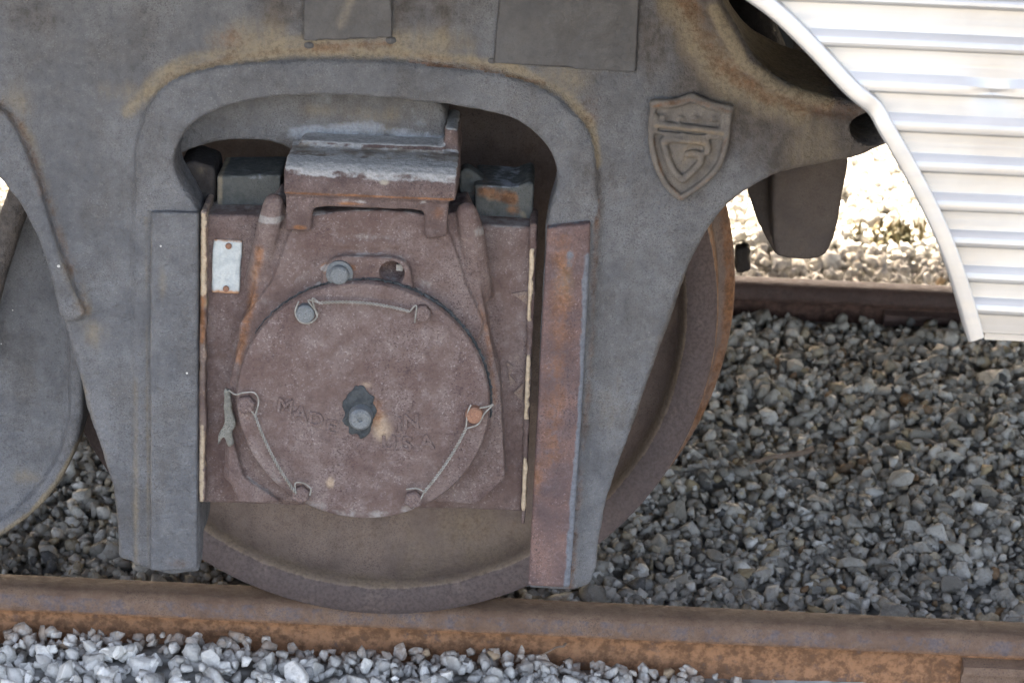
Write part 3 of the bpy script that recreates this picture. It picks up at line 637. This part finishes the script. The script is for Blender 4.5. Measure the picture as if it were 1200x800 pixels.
# upper shoulder slopes away: rounded upper edge comes from the smoothing
wear(eqm, [('l', [(400, 108), (460, 118), (505, 150)], 22, 2, .42), ('l', [(345, 158), (430, 150), (518, 168)], 22, 2, .62), ('l', [(330, 120), (420, 112), (500, 150)], 26, 2, .36), ('e', 300, 135, 70, 20, 2, .3), ('e', 440, 135, 80, 30, 1, .45), ('e', 500, 112, 30, 10, 0, .5), ('e', 430, 150, 90, 12, 1, .6), ('l', [(240, 172), (300, 166), (345, 182)], 6, 0, .4), ('e', 380, 130, 60, 20, 1, .4)], YE)
dusty(eqm, .6, .3)
eq = link('equalizer_bar', eqm, MAT['frame']); tag(eq, 'grey curved equalizer bar resting on top of the journal box inside the frame window', 'bar')

# ------------------------------------------------------------------ journal box
jb = thing('journal_box', 'purple brown rusty bearing box with a round bolted cover between the pedestal legs', 'bearing box', (AX, -.33, .24))
YB = -.330
bm = bmesh.new()
prism(bm, px2w([(238, 252), (312, 253), (318, 236), (545, 246), (556, 263), (627, 267), (612, 600), (560, 597), (400, 594), (234, 589)], YB), YB, YB+.09)
YC = -.362
body = [(322, 236), (345, 246), (520, 252), (545, 246), (556, 272), (562, 330), (574, 395), (586, 450), (592, 560), (560, 590), (290, 588), (262, 560), (268, 450), (284, 392), (300, 330), (310, 266)]
prism(bm, px2w(body, YC), YC, YB+.05)
# arched shoulder over the cover
prism(bm, px2w(cr([(345, 262), (380, 250), (430, 246), (490, 250), (522, 266), (545, 330), (560, 400), (420, 430), (280, 400), (318, 330)], 3, True), YC-.006), YC-.008, YC+.03)
for pts, rr in (([(321, 238), (316, 262), (309, 300), (302, 335)], .0125), ([(547, 248), (552, 270), (557, 305), (561, 345)], .0130)):
    q = [W3(a, b, YC-.004) for a, b in pts]; q = [W3(a, b, YC-.004+.034*(k/15)**2) for k, (a, b) in enumerate(cr(pts, 5))]; tube(bm, q, lambda t, rr=rr: rr*(1+.7*t-.3*t*t), 14); ball(bm, q[0], rr)
# neck behind the cover
cc = W3(425, 473, -.40); CX, CZ = cc.x, cc.z
lathe(bm, [(0, -.385), (.1535, -.385), (.158, -.372), (.170, -.345), (.170, -.30), (0, -.30)], CX, CZ, 96)
# lug with the bolt and the open hole
lug = cr([(377, 345), (379, 318), (388, 306), (402, 301), (430, 302), (462, 303), (478, 312), (483, 330), (484, 350)], 4)+[(430, 372)]
hole = [W(459+15.5*math.cos(t), 321+15*math.sin(t), -.385) for t in np.linspace(0, 2*math.pi, 24, endpoint=False)]
prism(bm, px2w(lug, -.385), -.383, -.35, [])
# corner foot at the lower left beside the cover
prism(bm, px2w([(268, 500), (285, 560), (330, 590), (280, 590), (266, 560)], -.375), -.372, -.33)
# tiny foundry marks over the lug, worn beyond reading
for k, a in enumerate(np.linspace(398, 466, 8)):
    w = W3(a, 286+.08*(k-4), YC-.008); box(bm, (w.x-.0035, w.y-.0028, w.z-.004), (w.x+.0035, w.y+.004, w.z+.004))
me = cast(bm, .0026, 5, .5, .0018, 45)
hm = bmesh.new(); bmesh.ops.create_cone(hm, cap_ends=True, segments=36, radius1=.0163, radius2=.0155, depth=.05, matrix=Matrix.Translation(W3(459, 321, -.385)+Vector((0, .004, 0))) @ Matrix.Rotation(math.pi/2, 4, 'X'))
to_cut = bpy.data.objects.new('t', me); cutter = bpy.data.objects.new('c', to_me(hm)); COL.objects.link(to_cut); COL.objects.link(cutter)
bo = to_cut.modifiers.new('b', 'BOOLEAN'); bo.object = cutter; bo.operation = 'DIFFERENCE'; bo.solver = 'EXACT'
dg = bpy.context.evaluated_depsgraph_get(); dg.update(); me = bpy.data.meshes.new_from_object(to_cut.evaluated_get(dg), depsgraph=dg)
bpy.data.objects.remove(to_cut); bpy.data.objects.remove(cutter); me.shade_smooth()
wear(me, [('l', [(240, 253), (330, 254)], 9, 2, .8), ('l', [(560, 268), (626, 270)], 14, 2, .5), ('l', [(560, 345), (572, 400), (580, 470)], 9, 0, .35), ('l', [(305, 290), (296, 350), (280, 420)], 14, 0, .45),
          ('e', 300, 320, 16, 40, 1, .4), ('l', [(312, 350), (360, 320)], 18, 2, .4), ('e', 430, 275, 60, 14, 2, .45), ('e', 500, 330, 30, 40, 2, .35), ('e', 520, 360, 40, 40, 2, .3),
          ('l', [(380, 310), (398, 302), (415, 308)], 9, 0, .5), ('l', [(378, 312), (390, 304)], 5, 2, .8), ('e', 398, 312, 22, 14, 1, .6), ('e', 345, 280, 24, 12, 2, .5), ('e', 510, 285, 18, 10, 2, .5),
          ('e', 605, 430, 14, 26, 1, .35), ('e', 265, 300, 40, 60, 1, .25)], YC)
dusty(me, .42)
housing = link('housing', me, MAT['journal'], jb)
# edge plates with flaking pale paint
def ragged(x0t, x1t, y0, y1, x0b, x1b, n=46, j=1.3):
    L = [(x0t+(x0b-x0t)*t+random.uniform(-.5, .5), y0+(y1-y0)*t) for t in np.linspace(0, 1, n)]
    Rr = [(x1t+(x1b-x1t)*t+random.uniform(-j, j), y0+(y1-y0)*t) for t in np.linspace(0, 1, n)]
    return L+list(reversed(Rr))
sub('edge_plate', ragged(234.5, 242, 247, 589, 232, 240), -.346, -.27, MAT['flange_paint'], jb, label='left edge plate with flaking yellowed paint',
    blobs=[('l', [(238, 252), (238, 345)], 8, 2, .6), ('l', [(238, 270), (237, 400)], 6, 0, .5), ('l', [(237, 500), (236, 590)], 7, 2, .6), ('e', 240, 355, 12, 12, 1, .6)])
sub('edge_plate', ragged(621, 630, 262, 615, 610, 615, 46, .6), -.338, -.27, MAT['journal'], jb, label='right edge plate, brown', blobs=[('l', [(628, 280), (618, 560)], 4, 2, .3)])
for (ya, yb) in ((292, 378), (416, 492), (537, 600)):
    xa = 623-(ya-262)*.031; xb = 623-(yb-262)*.031
    pts = ragged(xa-1.5, xa+4, ya, yb, xb-2, xb+3, 26, 1.6)
    sub('paint_flake', pts, -.3425, -.32, MAT['flange_paint'], jb, blobs=[('l', [(xa, ya), (xb, yb)], 9, 2, 1.)])
for pts in ([(600, 344), (622, 340), (619, 358)], [(594, 424), (602, 430), (597, 440), (604, 447), (598, 452)], [(602, 460), (614, 448), (612, 470)]):
    sub('paint_flake', pts, -.3325, -.325, MAT['flange_paint'], jb, bev=.0004)
# blocks at the back of the top
sub('guide_block', [(254, 206), (330, 205), (326, 262), (254, 262)], -.285, -.20, MAT['block'], jb, blobs=[('l', [(254, 208), (330, 208)], 8, 2, .4), ('l', [(258, 205), (258, 250)], 7, 1, .7)], label='grey green block at the left shoulder')
sub('guide_block', [(556, 216), (603, 220), (621, 213), (626, 218), (623, 272), (556, 272)], -.292, -.20, MAT['block'], jb,
    blobs=[('l', [(566, 225), (600, 232)], 16, 0, .75), ('e', 600, 246, 16, 12, 0, .8), ('e', 575, 230, 14, 14, 1, .7), ('l', [(612, 250), (620, 265)], 8, 1, .6), ('e', 575, 258, 16, 5, 2, .6), ('l', [(560, 219), (615, 219)], 4, 2, .5)], label='rust stained block at the right shoulder')
sub('guide_web', cr([(538, 205), (545, 197), (560, 205), (578, 222), (600, 228)], 2)+[(600, 250), (540, 250)], -.272, -.245, MAT['block'], jb, blobs=[('e', 560, 225, 20, 20, 0, .5)])
sub('guide_lug', [(225, 188), (250, 196), (253, 210), (253, 258), (232, 258), (214, 214), (208, 196)], -.275, -.2, MAT['dark'], jb, blobs=[('e', 235, 200, 20, 14, 1, .3)])
# saddle that carries the equalizer
bm = bmesh.new(); YS = -.386
prof = [(YS+.098, 210), (YS+.004, 208), (YS, 214), (YS, 229), (YS+.006, 236)]   # lower lip hand profile is built by slabs below
def wslab(pts, y0, y1): prism(bm, px2w(pts, y0), y0, y1)
zt_ = W(430, 199, YS)[1]; zb_ = W(430, 232, YS)[1]
sec_ = [(YS, zb_), (YS-.001, zt_-.024), (YS+.003, zt_-.014), (YS+.011, zt_-.005), (YS+.024, zt_-.0005), (YS+.06, zt_+.002), (YS+.112, zt_+.001), (YS+.112, zb_)]
loft(bm, [(W(332, 215, YS)[0], a, b) for a, b in sec_], [(W(535, 220, YS)[0], a, b) for a, b in sec_])
wslab([(335, 222), (525, 229), (524, 278), (498, 281), (497, 248), (470, 246), (385, 243), (366, 245), (365, 272), (335, 272)], YS+.005, YS+.06)
wslab([(352, 165), (520, 172), (522, 190), (350, 186)], -.300, -.20)
wslab([(521, 150), (537, 153), (537, 200), (521, 200)], -.292, -.20)
sm_ = cast(bm, .0026, 7, .5, .0030, 45)
n = len(sm_.vertices); co = np.empty(n*3, np.float32); sm_.vertices.foreach_get('co', co); co = co.reshape(-1, 3); no = np.empty(n*3, np.float32); sm_.vertices.foreach_get('normal', no); no = no.reshape(-1, 3)
wear(sm_, [('e', 348, 250, 10, 12, 2, .34), ('e', 512, 272, 10, 8, 2, .36), ('e', 350, 268, 16, 6, 0, .9), ('e', 425, 238, 60, 6, 2, .34), ('e', 495, 238, 20, 10, 2, .32), ('e', 450, 214, 10, 6, 1, 1.), ('e', 410, 240, 30, 4, 0, .6), ('l', [(332, 226), (530, 234)], 3, 0, .6), ('e', 512, 250, 14, 18, 0, .4)], YS)
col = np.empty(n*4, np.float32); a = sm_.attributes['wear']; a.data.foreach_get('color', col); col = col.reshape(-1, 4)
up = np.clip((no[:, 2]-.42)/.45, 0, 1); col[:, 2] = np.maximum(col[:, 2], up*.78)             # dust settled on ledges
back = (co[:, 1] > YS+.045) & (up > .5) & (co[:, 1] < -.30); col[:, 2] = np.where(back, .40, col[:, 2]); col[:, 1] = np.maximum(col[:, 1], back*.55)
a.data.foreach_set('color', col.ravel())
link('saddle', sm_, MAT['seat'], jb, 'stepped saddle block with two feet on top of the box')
# round cover
bm = bmesh.new(); R0 = .1575
lathe(bm, [(0, -.4015), (.045, -.4012), (.115, -.400), (.128, -.3985), (.150, -.3975), (.1555, -.396), (R0, -.3925), (R0, -.381), (.150, -.379), (0, -.379)], CX, CZ, 160)
# subdivide for the masks
bmesh.ops.subdivide_edges(bm, edges=[e for e in bm.edges if e.calc_length() > .02], cuts=4, use_grid_fill=True)
cm = to_me(bm)
wear(cm, [('l', [(320, 562), (370, 596), (425, 606), (480, 598)], 18, 2, .5), ('e', 425, 550, 50, 50, 2, .34), ('e', 430, 380, 60, 50, 2, .26), ('e', 435, 485, 34, 40, 0, .55), ('e', 447, 500, 22, 34, 1, .8), ('e', 428, 452, 18, 10, 1, .5),
          ('e', 388, 562, 10, 12, 1, 1.), ('e', 338, 515, 14, 6, 2, .7), ('e', 400, 468, 20, 30, 2, .45), ('e', 470, 440, 24, 30, 2, .4), ('e', 335, 500, 60, 60, 0, .12), ('e', 360, 366, 18, 18, 0, .3), ('e', 495, 366, 18, 16, 0, .5), ('e', 353, 577, 18, 18, 0, .4), ('e', 485, 583, 18, 18, 0, .4), ('e', 556, 486, 16, 20, 0, .45), ('l', [(353, 580), (358, 600)], 7, 0, .4), ('l', [(285, 440), (300, 540)], 10, 0, .2)], -.40)
cover = link('cover', cm, MAT['journal'], jb, 'round bolted cover', smooth=30)
bm = bmesh.new()                                       # dark gasket squeezed out round the upper right edge
for t0, t1, r0, w in ((-.10, 1.55, .1588, .0024), (1.5, 2.6, .1586, .0012)):
    T = np.linspace(t0, t1, 90)
    tube(bm, [(CX+(r0+random.uniform(-.001, .0014))*math.cos(t), -.386+random.uniform(-.002, .001), CZ+(r0+random.uniform(-.001, .0014))*math.sin(t)) for t in T], lambda u, w=w: w*(.55+.45*math.sin(math.pi*u))*random.uniform(.7, 1.2), 6)
link('gasket', to_me(bm), MAT['grease'], jb, 'dark gasket squeezed out round the cover', smooth=50)
def bolt(px, py, y, r, h, mat, sides=6, name='bolt', parent=cover, flange=0):
    p = W3(px, py, y); bm = bmesh.new()
    pr = [(0, -h), (r*.82, -h), (r*.98, -h*.82), (r, -h*.6), (r, .002)]
    if flange: pr = pr[:-1]+[(r, -h*.3), (flange, -h*.28), (flange, .002)]
    lathe(bm, pr, p.x, p.z, sides, p.y); bmesh.ops.rotate(bm, verts=bm.verts, cent=p, matrix=Matrix.Rotation(random.uniform(0, 1), 3, 'Y'))
    return link(name, to_me(bm), mat, parent, smooth=35)
bolt(358, 366, -.399, .0120, .009, MAT['greybolt'], 14); bolt(495, 366, -.399, .0110, .008, MAT['journal'], 8); bolt(289, 472, -.398, .0120, .010, MAT['journal'], 6)
bolt(556, 484, -.398, .0112, .010, MAT['rustbolt'], 16); bolt(353, 577, -.398, .0120, .010, MAT['journal'], 6); bolt(485, 583, -.398, .0120, .010, MAT['journal'], 6)
bm = bmesh.new()                                        # black scab of grease round the centre plug
sc = [(421+(21+random.uniform(-3, 3))*math.cos(t)*(.92), 482+(30+random.uniform(-4, 3))*math.sin(t)) for t in np.linspace(0, 2*math.pi, 34, endpoint=False)]
prism(bm, px2w(sc, -.402), -.4035, -.399); link('grease_patch', cast(bm, .0016, 1, .4, .0016, 150), MAT['grease'], cover)
p = W3(423, 486, -.402); bm = bmesh.new(); lathe(bm, [(0, -.014), (.0025, -.014), (.0035, -.017), (.011, -.018), (.0138, -.0155), (.0140, -.004), (.0155, 0), (.0155, .002)], p.x, p.z, 28, -.402)
link('centre_plug', to_me(bm), MAT['greybolt'], cover, smooth=35)
bolt(398, 320, -.384, .0120, .012, MAT['greybolt'], 24, parent=housing, flange=.0165)
p = W3(466, 315, -.378); bm = bmesh.new(); box(bm, (p.x-.002, -.374, p.z-.004), (p.x+.006, -.362, p.z+.004)); bevel(bm, .0015, 2); link('hole_stud', to_me(bm), MAT['wire'], housing)
# raised letters on the cover
def letter(ch, px, py, size, rot):
    cu = bpy.data.curves.new('l', 'FONT'); cu.body = ch; cu.size = size; cu.extrude = .0018; cu.bevel_depth = .0009; cu.align_x = 'CENTER'; cu.align_y = 'CENTER'
    o = bpy.data.objects.new('l', cu); COL.objects.link(o); dg = bpy.context.evaluated_depsgraph_get(); dg.update()
    me = bpy.data.meshes.new_from_object(o.evaluated_get(dg)); bpy.data.objects.remove(o)
    p = W3(px, py, -.4003)
    me.transform(Matrix.Translation(p) @ Matrix.Rotation(rot, 4, 'Y') @ Matrix.Rotation(math.pi/2, 4, 'X'))
    link('raised_letter', me, MAT['journal'], cover)
for ch, a, b, rot in (('M', 334, 476, .12), ('A', 352, 484, .12), ('D', 370, 492, .12), ('E', 388, 500, .12), ('I', 468, 497, -.05), ('N', 482, 494, -.08), ('U', 456, 519, -.05), ('S', 477, 520, -.05), ('A', 500, 518, -.08)):
    letter(ch, a, b, .026, rot)
# lock wires
def lock_wire(A, Bp, sag, loops, y=-.409):
    a, b = np.array(A, float), np.array(Bp, float); nrm = np.array([-(b-a)[1], (b-a)[0]])/np.linalg.norm(b-a)
    L = np.linalg.norm(b-a); turns = L/8; bm = bmesh.new()
    for ph in (0, math.pi):
        pts = []
        for t in np.linspace(0, 1, int(turns*9)):
            c = a+(b-a)*t+nrm*sag*4*t*(1-t); an = ph+2*math.pi*turns*t
            p = W3(*(c+nrm*1.15*math.cos(an)), y); p.y += .0012*math.sin(an); pts.append(p)
        tube(bm, pts, .00095, 6)
    for lp in loops:
        tube(bm, [W3(q[0], q[1], y+.002) for q in cr(lp, 6)], .00105, 6)
    link('lock_wire', to_me(bm), MAT['wire'], cover, smooth=True)
lock_wire((374, 355), (480, 365), -5, [[(374, 355), (361, 352), (372, 368), (364, 378), (352, 377), (346, 366), (350, 353)], [(374, 355), (366, 350), (372, 372)], [(480, 365), (488, 358), (486, 378)]])
lock_wire((299, 487), (347, 578), 4, [[(299, 487), (303, 470), (298, 460), (285, 460), (276, 462), (268, 457)], [(347, 578), (346, 566), (356, 566), (364, 572), (363, 580)], [(299, 487), (292, 478)]])
lock_wire((546, 502), (497, 576), -3, [[(546, 502), (548, 484), (552, 474)], [(546, 502), (560, 497), (568, 484), (578, 474), (572, 476), (562, 478)], [(497, 576), (492, 586), (484, 595)], [(497, 576), (488, 572), (476, 573)]])
# identity tag with two rivets
tagp = sub('tag_plate', [(249.5, 280), (284, 282), (281, 345), (247, 343)], -.3335, -.328, MAT['tin'], jb, bev=.0004, blobs=[('l', [(248, 343), (282, 345)], 8, 0, 1.), ('l', [(250, 281), (283, 283)], 3, 0, .7), ('e', 266, 288, 12, 8, 2, .8), ('e', 268, 322, 14, 16, 2, .5)], label='pale metal tag with two rivets')
for a, b in ((268, 288), (265, 338)): bolt(a, b, -.3335, .0040, .003, MAT['rustbolt'], 10, 'rivet', tagp)
# torn strap of felt and paint hanging at the left of the cover
bm = bmesh.new(); prism(bm, px2w([(263, 454), (270, 458), (272, 478), (277, 498), (272, 505), (274, 520), (268, 524), (262, 510), (255, 522), (256, 508), (263, 498), (262, 476)], -.372), -.374, -.366)
link('torn_seal', cast(bm, .0018, 2, .4, .003, 90), MAT['felt'], jb, 'torn scrap of seal beside the cover')

# ------------------------------------------------------------------ railcar body: fluted stainless skirt, wall and roof
YK = -.77
car = thing('railcar', 'bright fluted stainless steel railcar side skirt ending in a curved wheel arch edge', 'railcar', (0, GAUGE/2, 1.1))
edge_px = [(1133, 392), (1122, 352), (1105, 300), (1083, 248), (1058, 200), (1034, 158), (1013, 126), (985, 100), (945, 57), (905, 18), (870, -8), (820, -42), (760, -72), (690, -95)]
EW = [W(a, b, YK) for a, b in cr(edge_px, 6)]
ez = np.array([p[1] for p in EW]); ex = np.array([p[0] for p in EW])
ZB, ZT = ez[0], ez[-1]
def xe(z): return float(np.interp(z, ez, ex))
# bead positions from the photo: blue upper line and dark lower line at px 1190
beads = [(-52, -24), (-3, 10), (44, 61), (92, 112), (138, 157), (184, 203), (229, 247), (272, 288), (313, 329), (350, 366)]
prof = [(YK+.012, W(1190, 394, YK)[1]), (YK+.001, W(1190, 389, YK)[1])]
for a, b in reversed(beads):
    zt = W(1190, a, YK)[1]; zb = W(1190, b, YK)[1]; h = zt-zb
    prof += [(YK, zb-.0012)]
    D = .0085                                          # a rib: undercut below, upright face, sloping top that looks at the sky
    prof += [(YK-.004, zb+.0004), (YK-D*.8, zb+.0010), (YK-D, zb+.0026), (YK-D-.0003, zb+h*.28), (YK-D, zb+h*.44), (YK-D*.93, zb+h*.53), (YK-D*.22, zb+h*.86), (YK-D*.06, zb+h*.96)]
    prof += [(YK, zt+.0012)]
zz = prof[-1][1]
prof += [(YK, zz+.05)]
ztop = prof[-1][1]
bm = bmesh.new(); rows = []
XR = 9.0
for i, (y, z) in enumerate(prof):
    z0 = z-.012*0
    xl = xe(min(max(z, ZB), ZT))+.006
    X = np.concatenate([xl+(1.0-xl)*np.linspace(0, 1, 60), [2, 5, XR]])
    rows.append([bm.verts.new((x, y+.0016*math.sin(x*11+z*9)*math.sin(z*31), z)) for x in X])
for A, B in zip(rows, rows[1:]):
    for k in range(len(A)-1): bm.faces.new((A[k], A[k+1], B[k+1], B[k]))
# a dent in the third bead
dp = W3(1165, 105, YK)
for v in bm.verts:
    d = (v.co-dp); g = math.exp(-(d.x/.022)**2-(d.z/.008)**2); v.co.y += .011*g; v.co.z -= .003*g
me = to_me(bm)
sk = bpy.data.objects.new('tmp', me); COL.objects.link(sk); so_ = sk.modifiers.new('s', 'SOLIDIFY'); so_.thickness = .003; so_.offset = 1
dg = bpy.context.evaluated_depsgraph_get(); dg.update(); me = bpy.data.meshes.new_from_object(sk.evaluated_get(dg)); bpy.data.objects.remove(sk)
skirt = link('fluted_skirt', me, MAT['steel'], car, smooth=18)
# polished trim round the arch edge
bm = bmesh.new(); pts = cr([(a, b) for a, b in edge_px], 10)
L = [np.array(W(a, b, YK)) for a, b in pts]; rings = []
for i, p in enumerate(L):
    t = L[min(i+1, len(L)-1)]-L[max(i-1, 0)]; t /= np.linalg.norm(t); nn = np.array([t[1], -t[0]])       # towards the panel
    wob = 0.
    dd = np.linalg.norm(p-np.array(W(1016, 130, YK))); wob = .0024*math.exp(-(dd/.012)**2)
    w = .0165
    sec = [(-.001, .030), (-.001, -.0205), (.0012, -.0232), (.0035, -.0238), (w*.5, -.0232), (w-.0018, -.0222), (w-.0004, -.0212), (w, -.018), (w, .002)]
    rings.append([bm.verts.new((p[0]+nn[0]*(o+wob*.6), YK+d+wob*1.2, p[1]+nn[1]*(o+wob*.6))) for o, d in sec])
for A, B in zip(rings, rings[1:]):
    for k in range(len(A)): bm.faces.new((A[k], A[(k+1) % len(A)], B[(k+1) % len(A)], B[k]))
bm.faces.new(rings[0]); bm.faces.new(list(reversed(rings[-1])))
link('arch_trim', to_me(bm), MAT['steel'], car, 'polished steel trim strip round the wheel arch, dented', smooth=22)
# wall above, roof, floor, far wall
def carbox(name, lo, hi, mat, label=None, bev=.01):
    bm = bmesh.new(); box(bm, lo, hi); bevel(bm, bev, 2); return link(name, to_me(bm), mat, car, label, smooth=40)
zf = max(ztop, ZT)
carbox('side_wall', (-9, YK, zf-.02), (9, YK+.05, 3.25), MAT['steel'], 'near side wall above the skirt')
carbox('side_wall', (-9, 2.23, .41), (9, 2.28, 3.25), MAT['steel'], 'far side wall')
carbox('floor', (-9, YK+.06, 1.13), (9, 2.22, 1.22), MAT['floor'])
bm = bmesh.new(); A = []
for k in range(13):
    t = math.pi*k/12; A.append((GAUGE/2-1.53*math.cos(t), 3.25+.62*math.sin(t)))
v0 = [bm.verts.new((-9, a, b)) for a, b in A]; v1 = [bm.verts.new((9, a, b)) for a, b in A]
for k in range(len(A)): bm.faces.new((v0[k], v0[(k+1) % len(A)], v1[(k+1) % len(A)], v1[k]))
bm.faces.new(v0); bm.faces.new(list(reversed(v1))); link('roof', to_me(bm), MAT['steel'], car, smooth=40)
for k in range(6):
    carbox('window', (-7+k*2.5, YK-.004, 1.95), (-7+k*2.5+1.5, YK+.02, 2.75), MAT['glass'])
for x0 in (-9, 8.95): carbox('end_wall', (x0, YK+.055, 1.23), (x0+.05, 2.22, 3.2), MAT['steel'])
# equipment under the floor seen through the arch
a = W3(880, 74, .02); b = W3(932, 22, .02)
carbox('draft_beam', (W(800, 40, .30)[0], .30, .66), (W(1010, 40, .30)[0], .42, 1.125), MAT['dark'], 'dark beam under the floor')
carbox('equipment_box', (a.x, .02, a.z), (b.x, .22, 1.125), MAT['panel'], 'grey equipment box under the floor')
bm = bmesh.new(); tube(bm, [W3(845, 20, -.02), W3(880, 10, -.02), W3(900, 60, .0)], .025, 12); link('air_hose', to_me(bm), MAT['dark'], car, smooth=True)
# stainless return strip under the skirt
carbox('skirt_hem', (xe(ZB)+.02, YK+.004, ZB-.006), (9, YK+.035, ZB+.002), MAT['steel'], bev=.002)
